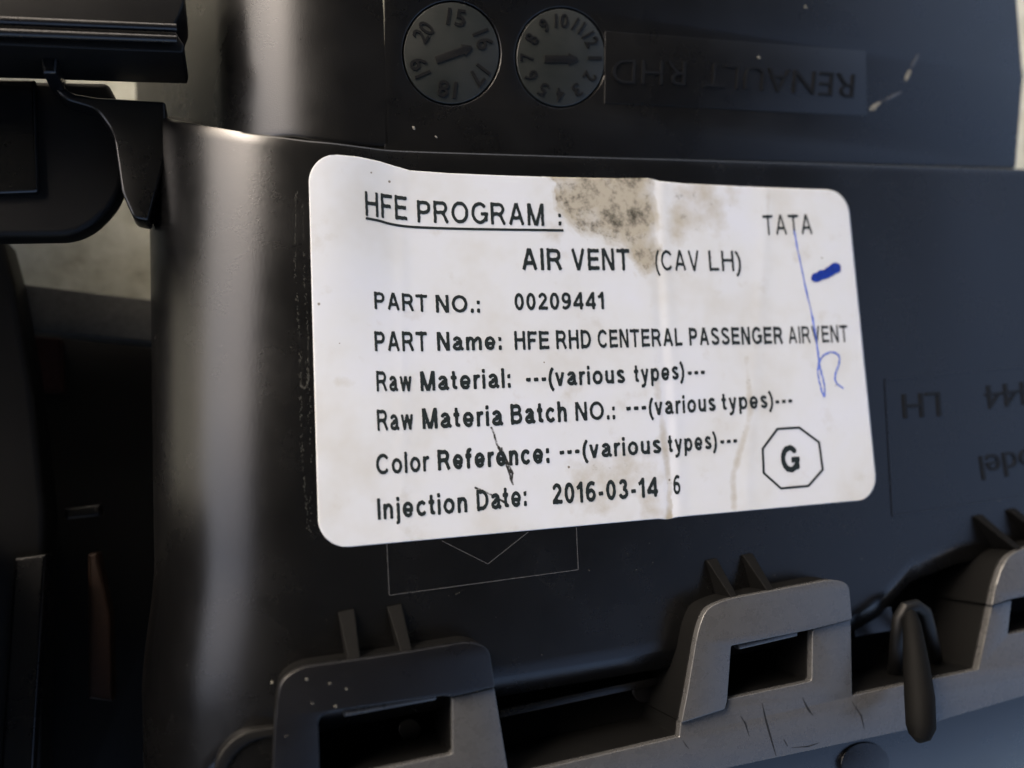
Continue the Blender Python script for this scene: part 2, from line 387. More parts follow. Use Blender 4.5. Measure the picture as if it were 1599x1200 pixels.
def glyph(c, h):
    """centre lines of one plain sans-serif character; capital height 1, half stroke h"""
    t, b, X = 1 - h, h, 0.74
    xt = X - h
    def bowl(x0, W_, y1, y0):
        r_ = (y1 - y0) / 2; return [(x0, y1)] + arc(W_ - h - r_ * .95, (y1 + y0) / 2, r_ * .95, r_, 90, -90, 12) + [(x0, y0)]
    if c == 'H': return .78, [[(h, 0), (h, 1)], [(.78 - h, 0), (.78 - h, 1)], [(h, .53), (.78 - h, .53)]]
    if c == 'F': return .66, [[(h, 0), (h, 1)], [(h, t), (.66, t)], [(h, .5), (.58, .5)]]
    if c == 'E': return .72, [[(h, 0), (h, 1)], [(h, t), (.71, t)], [(h, .52), (.66, .52)], [(h, b), (.72, b)]]
    if c == 'P': return .74, [[(h, 0), (h, 1)], bowl(h, .74, t, .46)]
    if c == 'R': return .82, [[(h, 0), (h, 1)], bowl(h, .77, t, .48), [(.44, .47), (.56, .38), (.82 - h * .8, 0)]]
    if c == 'B': return .76, [[(h, 0), (h, 1)], bowl(h, .71, t, .53), bowl(h, .76, .53, b)]
    if c == 'O': return .94, [arc(.47, .5, .47 - h, .5 - h * .8, 0, 360, 32)]
    if c == 'G': return .90, [arc(.46, .5, .46 - h, .5 - h * .8, 38, 322, 26) + [(.90 - h, .19), (.90 - h, .46)], [(.52, .46), (.90, .46)]]
    if c == 'C': return .86, [arc(.46, .5, .46 - h, .5 - h * .8, 36, 322, 26)]
    if c == 'D': return .80, [[(h, 0), (h, 1)], [(h, t), (.36, t)] + arc(.36, .5, .44 - h, .5 - h, 90, -90, 16) + [(h, b)]]
    if c == 'A': return .88, [[(h * 1.1, 0), (.44 - h * .15, 1)], [(.88 - h * 1.1, 0), (.44 + h * .15, 1)], [(.2, .32), (.68, .32)]]
    if c == 'V': return .86, [[(h * 1.1, 1), (.43 - h * .15, 0)], [(.86 - h * 1.1, 1), (.43 + h * .15, 0)]]
    if c == 'M': return .92, [[(h, 0), (h, 1)], [(.92 - h, 0), (.92 - h, 1)], [(h * 1.3, 1), (.46 - h * .3, 0)], [(.92 - h * 1.3, 1), (.46 + h * .3, 0)]]
    if c == 'N': return .78, [[(h, 0), (h, 1)], [(.78 - h, 0), (.78 - h, 1)], [(h * 1.4, 1), (.78 - h * 1.4, 0)]]
    if c == 'T': return .80, [[(0, t), (.80, t)], [(.40, 0), (.40, 1)]]
    if c == 'I': return 2 * h, [[(h, 0), (h, 1)]]
    if c == 'L': return .64, [[(h, 0), (h, 1)], [(h, b), (.64, b)]]
    if c == 'S': return .76, [arc(.38, .74, .36 - h, .26 - h * .8, 15, 250, 14) + arc(.38, .27, .38 - h, .27 - h * .8, 75, -165, 14)]
    if c == '(': return .28, [arc(.62, .36, .62 - h, .75, 125, 235, 12)]
    if c == ')': return .28, [arc(-.34, .36, .62 - h, .75, 55, -55, 12)]
    if c == '-': return .36, [[(.03, .36), (.33, .36)]]
    if c == ':': return 2 * h * 1.1, [[(h * 1.1, .0), (h * 1.1, 2.2 * h)], [(h * 1.1, .68 - 2 * h), (h * 1.1, .68 + h * .2)]]
    if c == '.': return 2 * h * 1.1, [[(h * 1.1, .0), (h * 1.1, 2.2 * h)]]
    if c == '0': return .66, [arc(.33, .5, .33 - h, .5 - h * .8, 0, 360, 28)]
    if c == '1': return .42, [[(.30, 0), (.30, 1)], [(.30 - h * .2, .92), (.16, .78), (.02, .70)]]
    if c == '2': return .66, [arc(.33, .70, .31 - h, .30 - h * .8, 170, -30, 14) + [(.12, .14), (.06, b)], [(.02, b), (.66, b)]]
    if c == '3': return .66, [arc(.32, .74, .28 - h, .26 - h * .8, 165, -80, 12), arc(.32, .29, .33 - h, .29 - h * .8, 88, -165, 14)]
    if c == '4': return .70, [[(.52, 0), (.52, 1)], [(.50, .95), (.05, .30)], [(0, .26), (.70, .26)]]
    if c == '6': return .67, [arc(.34, .32, .33 - h, .32 - h * .8, 0, 360, 22), arc(.42, .48, .42 - h, .52 - h * .8, 60, 185, 14)]
    if c == '9': return .67, [arc(.33, .68, .33 - h, .32 - h * .8, 0, 360, 22), arc(.25, .52, .42 - h, .52 - h * .8, -120, 5, 14)]
    if c == 'a': return .66, [arc(.30, .50, .29 - h, .23 - h * .6, 160, 40, 8) + [(.60 - h, .52), (.60 - h, .14), (.64, 0.03)], arc(.29, .20, .29 - h, .20 - h * .7, 70, 320, 14) + [(.60 - h, .22)], [(.26, .40), (.60 - h, .46)]]
    if c == 'e': return .68, [arc(.34, .36, .34 - h, .37 - h * .8, 0, 325, 24), [(h, .34), (.68 - h * .4, .34)]]
    if c == 'c': return .62, [arc(.34, .36, .34 - h, .37 - h * .8, 40, 322, 20)]
    if c == 'o': return .70, [arc(.35, .36, .35 - h, .37 - h * .8, 0, 360, 26)]
    if c == 'p': return .68, [[(h, -.28), (h, .73)], arc(.36, .36, .32 - h, .37 - h * .8, 0, 360, 24)]
    if c == 'n': return .60, [[(h, 0), (h, .73)], [(h, .42)] + arc(.33, .46, .27 - h, .27 - h * .8, 150, 0, 10) + [(.60 - h, 0)]]
    if c == 'h': return .60, [[(h, 0), (h, 1)], [(h, .42)] + arc(.33, .46, .27 - h, .27 - h * .8, 150, 0, 10) + [(.60 - h, 0)]]
    if c == 'm': return .98, [[(h, 0), (h, .73)], [(h, .42)] + arc(.30, .48, .245 - h, .25 - h * .8, 150, 0, 8) + [(.545 - h, 0)], [(.545 - h, .42)] + arc(.75, .48, .23 - h, .25 - h * .8, 150, 0, 8) + [(.98 - h, 0)]]
    if c == 'u': return .60, [[(.60 - h, 0), (.60 - h, .73)], [(h, .73)] + arc(.28, .27, .28 - h, .27 - h * .8, 180, 330, 10)]
    if c == 'r': return .38, [[(h, 0), (h, .73)], [(h, .40)] + arc(.32, .44, .30 - h, .29 - h * .8, 150, 75, 7)]
    if c == 's': return .58, [arc(.29, .54, .27 - h, .20 - h * .8, 20, 255, 12) + arc(.29, .20, .29 - h, .20 - h * .8, 75, -160, 12)]
    if c == 't': return .36, [[(.16, .95), (.16, .14)] + arc(.30, .15, .14, .15 - h, 180, 280, 6), [(0, .72 - h), (.34, .72 - h)]]
    if c == 'i': return 2 * h, [[(h, 0), (h, .73)], [(h, 1 - 1.9 * h), (h, 1)]]
    if c == 'j': return 2 * h + .06, [[(.06 + h, .73), (.06 + h, -.14)] + arc(-.04 + h, -.14, .10, .14 - h * .5, 0, -80, 6), [(.06 + h, 1 - 1.9 * h), (.06 + h, 1)]]
    if c == 'l': return 2 * h, [[(h, 0), (h, 1)]]
    if c == 'f': return .40, [[(.16, 0), (.16, .80)] + arc(.32, .80, .16, .20 - h * .8, 180, 85, 7), [(0, .72 - h), (.37, .72 - h)]]
    if c == 'v': return .64, [[(h, .73), (.32 - h * .1, 0)], [(.64 - h, .73), (.32 + h * .1, 0)]]
    if c == 'w': return .94, [[(h, .73), (.26, 0)], [(.47 - h * .1, .73), (.26, 0)], [(.47 + h * .1, .73), (.68, 0)], [(.94 - h, .73), (.68, 0)]]
    if c == 'y': return .64, [[(h, .73), (.34, .02)], [(.64 - h, .73), (.30, -.16), (.20, -.24), (.05, -.24)]]
    raise KeyError(c)
GC = 0.05
def word_mesh(s, h, gap=.17, rough=0.10):
    """a printed word as small cells cut along the stroke outline (slightly ragged, as thermal print is)"""
    x0 = 0; V = {}; VL = []; FL = []
    def vid(x, y):
        k = (round(x, 4), round(y, 4))
        if k not in V: V[k] = len(VL); VL.append(k)
        return V[k]
    for ch in s:
        w, strokes = glyph(ch, h)
        lo, hi = -.36 if ch in 'pyj()' else -.05, 1.12 if ch in '()' else 1.05
        xs = np.arange(-0.1, w + 0.1 + GC, GC); ys = np.arange(lo, hi + GC, GC)
        gx, gy = np.meshgrid(xs, ys); dd = np.full(gx.shape, 9.0)
        for pl in strokes:
            for k in range(len(pl) - 1):
                (ax, ay), (bx, by) = pl[k], pl[k + 1]; dx, dy = bx - ax, by - ay; l = math.hypot(dx, dy)
                if l < 1e-6: continue
                al = ((gx - ax) * dx + (gy - ay) * dy) / l; pe = np.abs((gx - ax) * dy - (gy - ay) * dx) / l
                closed = pl[0] == pl[-1] or math.hypot(pl[0][0] - pl[-1][0], pl[0][1] - pl[-1][1]) < 1e-4
                before = -al; after = al - l
                cap0 = np.where(al < 0, np.hypot(al, pe), pe) - h; cap1 = np.where(al > l, np.hypot(al - l, pe), pe) - h
                d_ = np.maximum(np.where((al < 0), (np.maximum(pe - h, before) if (k == 0 and not closed) else cap0), pe - h), -9)
                d_ = np.where(al > l, (np.maximum(pe - h, after) if (k == len(pl) - 2 and not closed) else cap1), d_)
                dd = np.minimum(dd, d_)
        sx = random.random() * 50
        dd = dd + rough * 0.1 * np.sin(gx * 23 + sx) * np.sin(gy * 19 + sx * 2) + rough * 0.12 * (np.random.rand(*dd.shape) - .5)
        ny_, nx_ = dd.shape
        for j in range(ny_ - 1):
            for i in range(nx_ - 1):
                cs = [(xs[i], ys[j], dd[j, i]), (xs[i + 1], ys[j], dd[j, i + 1]), (xs[i + 1], ys[j + 1], dd[j + 1, i + 1]), (xs[i], ys[j + 1], dd[j + 1, i])]
                m_ = sum(c_[2] < 0 for c_ in cs)
                if m_ == 0: continue
                poly = []
                for q in range(4):
                    a, b_ = cs[q], cs[(q + 1) % 4]
                    if a[2] < 0: poly.append((a[0], a[1]))
                    if (a[2] < 0) != (b_[2] < 0):
                        t_ = a[2] / (a[2] - b_[2]); poly.append((a[0] + (b_[0] - a[0]) * t_, a[1] + (b_[1] - a[1]) * t_))
                ids = []
                for x, y in poly:
                    k = vid(x + x0, y)
                    if k not in ids: ids.append(k)
                if len(ids) >= 3: FL.append(tuple(ids))
        x0 += w + gap
    return VL, FL, x0 - gap
def run_px(s, x0, y0, x1, y1, cap, cap2=None, bold=0.012, lean=0.05):
    """one word as photo pixels: baseline (x0,y0)-(x1,y1), capital height cap"""
    v, f, wd = word_mesh(s, 0.062 + bold * 2.2)
    cap2 = cap2 or cap; out = []
    for x, y in v:
        t_ = x / wd; c = lerp(cap, cap2, t_) * y
        out.append((lerp(x0, x1, t_) - c * lean, lerp(y0, y1, t_) - c))
    return out, f
def printed(name, runs, mat, parent, off=0.15, label=None):
    verts = []; faces = []
    for r_ in runs:
        pts, f = run_px(*r_[:6], **r_[6])
        k = len(verts); verts += [onsurf(x, y, off + 0.7 * crease(x, y)) for x, y in pts]; faces += [tuple(i + k for i in q) for q in f]
    o = mesh(name, verts, faces, mat, parent)
    if label: o['label'] = label
    return o
def ribbon(name, pts, w, mat, parent, off=0.15, closed=False, wf=None, wob=0.0):
    P2 = [Vector(p) for p in pts]; n = len(P2); verts = []; faces = []
    for i in range(n):
        if closed: a, b_ = P2[i - 1], P2[(i + 1) % n]
        else: a, b_ = P2[max(0, i - 1)], P2[min(n - 1, i + 1)]
        t_ = (b_ - a).normalized(); u = Vector((-t_.y, t_.x))
        ww = w * (wf(i / (n - 1)) if wf else 1)
        if closed:
            d0 = (P2[i] - a).normalized(); u0 = Vector((-d0.y, d0.x)); ww = ww / max(0.5, abs(u.dot(u0)))
        for s in (-1, 1):
            q = P2[i] + u * s * ww / 2 * (1 + wob * noise.noise(Vector((i * .9, s * 7, w)))); verts.append(onsurf(q.x, q.y, off + (0.7 * crease(q.x, q.y) if off > 0.1 else 0)))
    m_ = n if closed else n - 1
    for i in range(m_):
        a = 2 * i; b_ = 2 * ((i + 1) % n); faces.append((a, a + 1, b_ + 1, b_))
    return mesh(name, verts, faces, mat, parent)
def subdiv(pts, n=6):
    """Catmull-Rom through 2D points"""
    out = []; Q = [Vector(p) for p in pts]; Q = [Q[0]] + Q + [Q[-1]]
    for i in range(1, len(Q) - 2):
        p0, p1, p2, p3 = Q[i - 1:i + 3]
        for k in range(n):
            t_ = k / n
            out.append(tuple(0.5 * ((2 * p1) + (p2 - p0) * t_ + (2 * p0 - 5 * p1 + 4 * p2 - p3) * t_ ** 2 + (3 * p1 - p0 - 3 * p2 + p3) * t_ ** 3)))
    out.append(tuple(Q[-2])); return out

# ---------------------------------------------------------------- the sticker
TL, TR, BR, BL = [P(x, y) for x, y in ((481, 258.5), (1323, 298), (1371, 779.5), (498, 858.8))]
bumps = [(470, -19), (520, -19), (560, -17), (590, -12), (615, -5.5), (640, 0.5), (700, 2), (800, 1.5), (880, 0), (960, -2), (1012, -5), (1030, -1), (1070, 1), (1180, 1), (1300, 0), (1400, 0)]
NU, NV = 400, 250
Rc = 0.0050
Wl = ((TR - TL).length + (BR - BL).length) / 2; Hl = ((TL - BL).length + (TR - BR).length) / 2
vs = []; 
def cosd(n):   # rows denser at both ends so the corners are round
    return [0.5 * (1 - math.cos(math.pi * i / n)) * 0.35 + (i / n) * 0.65 for i in range(n + 1)]
rowb = cosd(NV)
stain = [(862, 268), (1018, 268), (1026, 330), (1032, 380), (1024, 442), (1006, 436), (985, 398), (950, 380), (915, 374), (892, 348), (870, 330)]
def inpoly(x, y, poly):
    c = False; j = len(poly) - 1
    for i in range(len(poly)):
        if (poly[i][1] > y) != (poly[j][1] > y) and x < (poly[j][0] - poly[i][0]) * (y - poly[i][1]) / (poly[j][1] - poly[i][1]) + poly[i][0]: c = not c
        j = i
    return c
def segd(x, y, pl):
    best = 1e9
    for (ax, ay), (bx, by) in zip(pl, pl[1:]):
        dx, dy = bx - ax, by - ay; t_ = max(0, min(1, ((x - ax) * dx + (y - ay) * dy) / (dx * dx + dy * dy)))
        best = min(best, math.hypot(x - ax - t_ * dx, y - ay - t_ * dy))
    return best
def box(x, y, x0, x1, y0, y1, s=8):
    return sstep(x0 - s, x0 + s, x) * (1 - sstep(x1 - s, x1 + s, x)) * sstep(y0 - s, y0 + s, y) * (1 - sstep(y1 - s, y1 + s, y))
dirt = []; scuffv = []
scr = [[(768, 668), (776, 694), (785, 712), (794, 735), (801, 757)], [(783, 700), (800, 740), (799, 752)], [(742, 762), (762, 770), (790, 786)]]
stripe1 = [(1018, 430), (1022, 520), (1028, 620), (1038, 700), (1046, 760), (1046, 812)]
stripe2 = [(1166, 560), (1172, 640), (1160, 690), (1146, 740), (1146, 792)]
for bq in rowb:
    dyb = min(bq, 1 - bq) * Hl
    ins = Rc - math.sqrt(max(0, Rc * Rc - max(0, Rc - dyb) ** 2)) if dyb < Rc else 0
    for i in range(NU + 1):
        a = (ins + (Wl - 2 * ins) * i / NU) / Wl
        p = TL * (1 - a) * (1 - bq) + TR * a * (1 - bq) + BR * a * bq + BL * (1 - a) * bq
        px, py = proj(p)
        py += interp(bumps, px) * max(0, 1 - bq / 0.55) ** 1.2
        if py > 600: py += 2.2 * math.exp(-((px - 1043) / 10) ** 2) * sstep(600, 840, py) - 2.0 * math.exp(-((px - 600) / 60) ** 2) * 0
        q = onsurf(px, py, 0.10 + 0.7 * crease(px, py))
        vs.append(q)
        nz = noise.noise(Vector((px / 14, py / 14, 3))) * 10; nz2 = noise.noise(Vector((px / 40, py / 40, 9)))
        dv = 0.0
        if 845 < px < 1050 and py < 460:
            hit = sum(inpoly(px + nz * 0.8 + ox, py + nz + oy, stain) for ox, oy in ((0, 0), (7, 3), (-7, 4), (2, 9), (-2, -9), (12, -3), (-12, 8))) / 7
            dv = hit * (0.86 + 0.5 * nz2)
        dv = max(dv, (0.40 + 0.4 * nz2) * box(px, py, 1040, 1150, 285, 385, 20))
        dv = max(dv, 0.38 * box(px, py, 1196, 1204, 285, 335, 4))
        dv = max(dv, (0.15 + 0.45 * sstep(450, 800, py)) * sstep(10, 1, abs(segd(px, py, stripe1) )) * (1.0 if px < 1050 + nz * .3 else 0.2))
        dv = max(dv, 0.42 * sstep(9, 1, segd(px, py, stripe2)))
        dv = max(dv, (0.26 + 0.4 * nz2) * box(px, py, 890, 1040, 690, 815, 22))
        dv = max(dv, 0.32 * math.exp(-((px - 530) / 22) ** 2 - ((py - 595) / 12) ** 2))
        dv = max(dv, 0.30 * box(px, py, 835, 880, 345, 375, 10))
        dirt.append(dv)
        scuffv.append(max(sstep(4.2, 0.8, segd(px + nz * .12, py, s)) for s in scr))
fs = [(j * (NU + 1) + i, (j + 1) * (NU + 1) + i, (j + 1) * (NU + 1) + i + 1, j * (NU + 1) + i + 1) for j in range(NV) for i in range(NU)]
sticker = mesh('paper_label', vs, fs, M['paper'], vent, smooth=True)
_m = sticker.modifiers.new('thickness', 'SOLIDIFY'); _m.thickness = 0.0001; _m.offset = -1
sticker['label'] = 'white rounded paper sticker with printed part details'
for nm_, arr in (('dirt', dirt), ('scuff', scuffv)):
    at_ = sticker.data.attributes.new(nm_, 'FLOAT', 'POINT'); at_.data.foreach_set('value', np.array(arr, dtype=np.float32))

T0 = dict(bold=0.0132); TB = dict(bold=0.0155)
lines = [
 ('HFE PROGRAM :', [('HFE', 571, 336.5, 636, 344.5, 37, dict(bold=.007, lean=.04)), ('PROGRAM', 652, 347, 850, 352.5, 33.5, dict(bold=.009, lean=.04)), (':', 872, 352, 877, 352, 26, T0)]),
 ('AIR VENT (CAV LH)', [('AIR', 815, 421.5, 878, 421.7, 33, T0), ('VENT', 893, 421.7, 984, 422, 33, T0), ('(CAV', 1024, 422.6, 1093, 423, 31.5, dict(bold=.005, lean=.07)), ('LH)', 1108, 423, 1158, 423.5, 31, dict(bold=.005, lean=.08))]),
 ('PART NO.: 00209441', [('PART', 585, 482.5, 668, 487.3, 26.5, T0), ('NO.:', 681, 488, 750, 488, 26.5, T0), ('00209441', 804, 484.5, 944, 482.5, 26, dict(bold=.016, lean=.05))]),
 ('PART Name', [('PART', 585.5, 548, 668, 548.5, 30, T0), ('Name:', 683, 547.5, 784, 546, 28, TB), ('HFE', 804, 546, 858, 545.5, 28, TB), ('RHD', 869, 545, 923.5, 544, 28.5, TB), ('CENTERAL', 934, 543.5, 1066, 540, 28, dict(cap2=27, bold=.014, lean=.06)), ('PASSENGER', 1077, 539.5, 1223, 537, 27, dict(cap2=26.5, bold=.016, lean=.07)), ('AIRVENT', 1232, 536.7, 1325, 534, 26, dict(bold=.008, lean=.09))]),
 ('Raw Material', [('Raw', 588.5, 611, 643.5, 610.5, 31, T0), ('Material:', 657, 610.5, 798, 605, 29.5, TB), ('---', 821.5, 603.5, 854, 602.5, 28, dict(bold=.02)), ('(various', 857, 603, 976.5, 598, 28, TB), ('types)', 991, 597.5, 1069, 591.5, 27, TB), ('---', 1074, 592.5, 1101.5, 591, 26, dict(bold=.02))]),
 ('Raw Materia Batch NO.', [('Raw', 589.5, 672.5, 646, 670.5, 32, T0), ('Materia', 660, 669.8, 785.5, 664, 31, TB), ('Batch', 798, 663, 885.5, 658, 31, dict(bold=.018)), ('NO.:', 899, 657, 961, 654.5, 28, T0), ('---', 978, 648.7, 1010, 647, 28, dict(bold=.02)), ('(various', 1013.5, 649, 1118, 641.5, 27, TB), ('types)', 1128, 641, 1208, 636.5, 26, dict(bold=.014, lean=.07)), ('---', 1211, 637.3, 1238, 635.5, 25.5, dict(bold=.02))]),
 ('Color Reference', [('Color', 588, 741.5, 670, 735.5, 31.5, T0), ('Reference:', 684, 734.5, 858.5, 722.5, 31, dict(bold=.02)), ('---', 874, 717.5, 906, 715, 28, dict(bold=.02)), ('(various', 910, 716, 1033, 707.5, 28, TB), ('types)', 1044, 707, 1120, 700.5, 27, TB), ('---', 1125, 700, 1152, 698, 26, dict(bold=.02))]),
 ('Injection Date', [('Injection', 590, 811.5, 730, 799.5, 32, TB), ('Date:', 745, 798, 823, 789.5, 32, TB), ('2016-03-14', 863, 788, 1028, 775, 32, dict(cap2=29.5, bold=.018)), ('6', 1052, 772.5, 1063, 771.5, 29.5, T0)]),
 ('TATA', [('TATA', 1193, 367, 1269, 365.5, 30.5, dict(bold=.003, lean=.085))]),
 ('G', [('G', 1221, 738, 1249.5, 736.5, 41, dict(bold=.022, lean=.08))]),
]
for nm_, rr_ in lines:
    o = printed('printed_line' if nm_ != 'G' else 'printed_letter', rr_, M['ink'], sticker, label='printed line reading ' + nm_ if nm_ != 'G' else 'printed letter G inside the octagon')
ribbon('underline', subdiv([(571, 341), (590, 344.5), (610, 350), (636, 354), (672, 356), (740, 358), (880, 360)], 6), 3.8, M['ink'], sticker)
octo = [(1214, 670), (1248, 668), (1279, 691), (1284.6, 733.7), (1262.5, 759), (1219.6, 763), (1192.6, 739), (1191, 701)]
octo = [tuple(Vector(octo[i]).lerp(Vector(octo[(i + 1) % 8]), k / 5)) for i in range(8) for k in range(5)]
ribbon('octagon_outline', octo, 3.6, M['ink'], sticker, closed=True)
ribbon('pen_stroke', subdiv([(1240, 360), (1253, 426), (1269, 498), (1278, 557), (1277, 583), (1282, 606), (1287, 620), (1287, 600), (1280, 572), (1284, 557), (1298, 550), (1309, 555), (1310, 568), (1304, 586), (1306, 598), (1317, 607)], 7), 2.3, M['pen'], sticker, off=0.18, wob=1.1)
mk = []
for k in range(13):
    t_ = k / 12; mk.append((lerp(1267, 1312, t_), lerp(437, 414, t_) + 1.5 * math.sin(t_ * 3)))
ribbon('marker_stroke', mk, 16.5, M['marker'], sticker, off=0.19, wf=lambda t_: max(0.25, math.sqrt(max(0, 1 - abs(2 * t_ - 1) ** 7))) * (0.88 + 0.14 * t_), wob=0.35)

# ---------------------------------------------------------------- moulded marks (cover)
def raised_text(name, s, x0, y0, x1, y1, cap, z, h, mat, parent, bold=0.0, lean=0.0):
    """letters standing h mm proud of plane z; baseline may run right to left (turned 180 degrees)"""
    v, f = text_mesh(s, bold); a = min(q.x for q in v); bb = max(q.x for q in v)
    dx, dy = x1 - x0, y1 - y0; ln = math.hypot(dx, dy); ux, uy = dx / ln, dy / ln; nx, ny = uy, -ux
    top = []; 
    for q in v:
        t_ = (q.x - a) / (bb - a) * ln; c = q.y / CAPH * cap
        top.append(P(x0 + ux * t_ + nx * c, y0 + uy * t_ + ny * c, z + h))
    n = len(top); verts = top + [p - Vector((0, 0, (h + 0.05) * MM)) for p in top]
    from collections import Counter
    ec = {}
    for q in f:
        for i in range(len(q)):
            e = (q[i], q[(i + 1) % len(q)]); k = tuple(sorted(e)); ec.setdefault(k, []).append(e)
    faces = list(f) + [(e[0][1], e[0][0], e[0][0] + n, e[0][1] + n) for e in ec.values() if len(e) == 1]
    return mesh(name, verts, faces, mat, parent)
names1 = ['15', '16', '17', '18', '19', '20']
ang1 = [8, 68, 128, 187, 247, 306]
for di, (cx, cy, rx, ry) in enumerate(dials):
    d = prism('date_dial', circle(cx, cy, rx, ry, 56), [], UZ - 0.05, UZ - 1.3, M['dial'], vent, 0.12)
    d['label'] = ('larger round date dial with year numbers and arrow' if di == 0 else 'smaller round date dial with month numbers one to twelve and arrow')
    labs = list(zip(names1, ang1)) if di == 0 else [(str(k), (k - 10) * 30 + 1) for k in range(1, 13)]
    for s, ang in labs:
        a = math.radians(ang); fr = 0.56 if di == 0 else 0.63; cap = 25 if di == 0 else 20
        w = (29 if len(s) == 2 else 14) if di == 0 else ((15 if s == '11' else 21) if len(s) == 2 else (5 if s == '1' else 12))
        cxx, cyy = cx + math.sin(a) * rx * fr, cy - math.cos(a) * ry * fr
        ux, uy = math.cos(a), math.sin(a)
        raised_text('raised_number', s, cxx - ux * w / 2, cyy - uy * w / 2, cxx + ux * w / 2, cyy + uy * w / 2, cap, UZ - 0.05, 0.18, M['mark'], d, 0.012)
    if di == 0: A, B = (681, 94), (737, 74)
    else: A, B = (850, 92), (902, 93)
    ax, ay = B[0] - A[0], B[1] - A[1]; l = math.hypot(ax, ay); ux, uy = ax / l, ay / l; nx, ny = -uy, ux
    def q(s, t_): return (A[0] + ux * s + nx * t_, A[1] + uy * s + ny * t_)
    prism('arrow', [q(0, -6), q(l - 14, -6), q(l - 14, -10), q(l, -3), q(l, 3), q(l - 14, 10), q(l - 14, 6), q(0, 6)], [], UZ + 0.13, UZ - 0.2, M['mark'], d, 0.04)
plate = prism('name_plate', [(945, 49), (1352, 80), (1354, 181), (944, 161)], [], UZ + 0.12, UZ - 0.3, M['cover'], vent, 0.06)
raised_text('raised_lettering', 'RENAULT', 1336, 116, 1102, 98, 37, UZ + 0.12, 0.22, M['mark'], plate, -0.008)
raised_text('raised_lettering', 'RHD', 1072, 96, 957, 92, 38, UZ + 0.12, 0.22, M['mark'], plate, -0.008)
# right side lettering on the body
# the cover face is tipped a few degrees towards the label
piv = P(800, 240, UZ); rot = Matrix.Translation(piv) @ Matrix.Rotation(math.radians(6), 4, 'X') @ Matrix.Translation(-piv)
def tilt(q, ray=True):
    nrm = (rot.to_3x3() @ Vector((0, 0, 1))).normalized()
    for v_ in q.data.vertices:
        p_ = v_.co.copy(); q0 = rot @ p_
        v_.co = q0 if not ray else CAM + (p_ - CAM) * ((q0 - CAM).dot(nrm) / (p_ - CAM).dot(nrm))
for o in list(vent.children):
    if o.name.split('.')[0] in ('cover_shoulder', 'cover_plate', 'cover_underlay', 'date_dial', 'name_plate'):
        for q in [o] + list(o.children): tilt(q, not o.name.startswith('cover_shoulder'))
# faint moulded outline under the sticker (rectangle with a diamond)
def ridge(name, pts, w, z, mat, parent, h=0.08):
    outs = []
    for (x0, y0), (x1, y1) in zip(pts, pts[1:]):
        l = math.hypot(x1 - x0, y1 - y0); nx, ny = -(y1 - y0) / l * w / 2, (x1 - x0) / l * w / 2
        outs.append([(x0 + nx, y0 + ny), (x1 + nx, y1 + ny), (x1 - nx, y1 - ny), (x0 - nx, y0 - ny)])
    verts = []; faces = []
    for q4 in outs:
        k = len(verts)
        tp_ = [P(x, y, z + h) for x, y in q4]; bt_ = [P(x, y, z - 0.1) for x, y in q4]
        verts += tp_ + bt_; faces += [(k, k + 1, k + 2, k + 3)] + [(k + i, k + (i + 1) % 4, k + 4 + (i + 1) % 4, k + 4 + i) for i in range(4)]
    return mesh(name, verts, faces, mat, parent)
tp = ridge('moulded_border', [(1800, 553), (1383, 593), (1395, 806), (1800, 745)], 3.0, 0.0, M['hook'], vent, 0.16)
raised_text('raised_lettering', '209444', 1692, 586, 1538, 603, 36, 0.02, 0.2, M['mark'], tp, 0.0)
raised_text('raised_lettering', 'LH', 1468, 612, 1410, 616, 38, 0.02, 0.2, M['mark'], tp, 0.0)
raised_text('raised_lettering', 'Model', 1655, 694, 1530, 713, 38, 0.02, 0.2, M['mark'], tp, 0.0)

ridge('moulded_outline', [(604, 848), (608, 930), (903, 890), (900, 824)], 1.4, 0.02, M['flange'], vent, 0.05)  # paler plastic stands in for light caught along the ridge
ridge('moulded_diamond', [(690, 845), (762, 881), (825, 831)], 1.3, 0.02, M['flange'], vent, 0.05)  # edge glint put into the paler colour here too
# scuffed adhesive edge left of the sticker
vv = []; ff = []
for pl, dens, sp_ in (([(463, 300), (461, 400), (467, 520), (470, 600)], 0.9, 1.6), ([(473, 320), (475, 430), (481, 520), (482, 590)], 0.7, 1.2), ([(469, 602), (477, 606), (482, 592)], 1.0, 1.0), ([(470, 620), (471, 700), (477, 770), (481, 830)], 0.5, 2.0), ([(478, 560), (484, 640), (486, 840)], 0.5, 3.0)):
    sub = subdiv(pl, 60)
    for (x, y) in sub:
        if random.random() > dens * (0.35 + 0.65 * (noise.noise(Vector((x * .1, y * .06, 2))) > 0)): continue
        x += random.gauss(0, sp_ * .6); y += random.uniform(-1, 1); w = random.uniform(.3, .9); h_ = random.uniform(.6, 2.6); k = len(vv)
        vv += [onsurf(x - w, y - h_ * .3, .02), onsurf(x + random.uniform(-.4, .4), y - h_, .05), onsurf(x + w, y + h_ * .2, .02), onsurf(x + random.uniform(-.5, .5), y + h_, .03)]
        ff.append((k, k + 1, k + 2, k + 3))
scf = mesh('adhesive_scuff', vv, ff, M['scuffdim'], body); scf['kind'] = 'stuff'
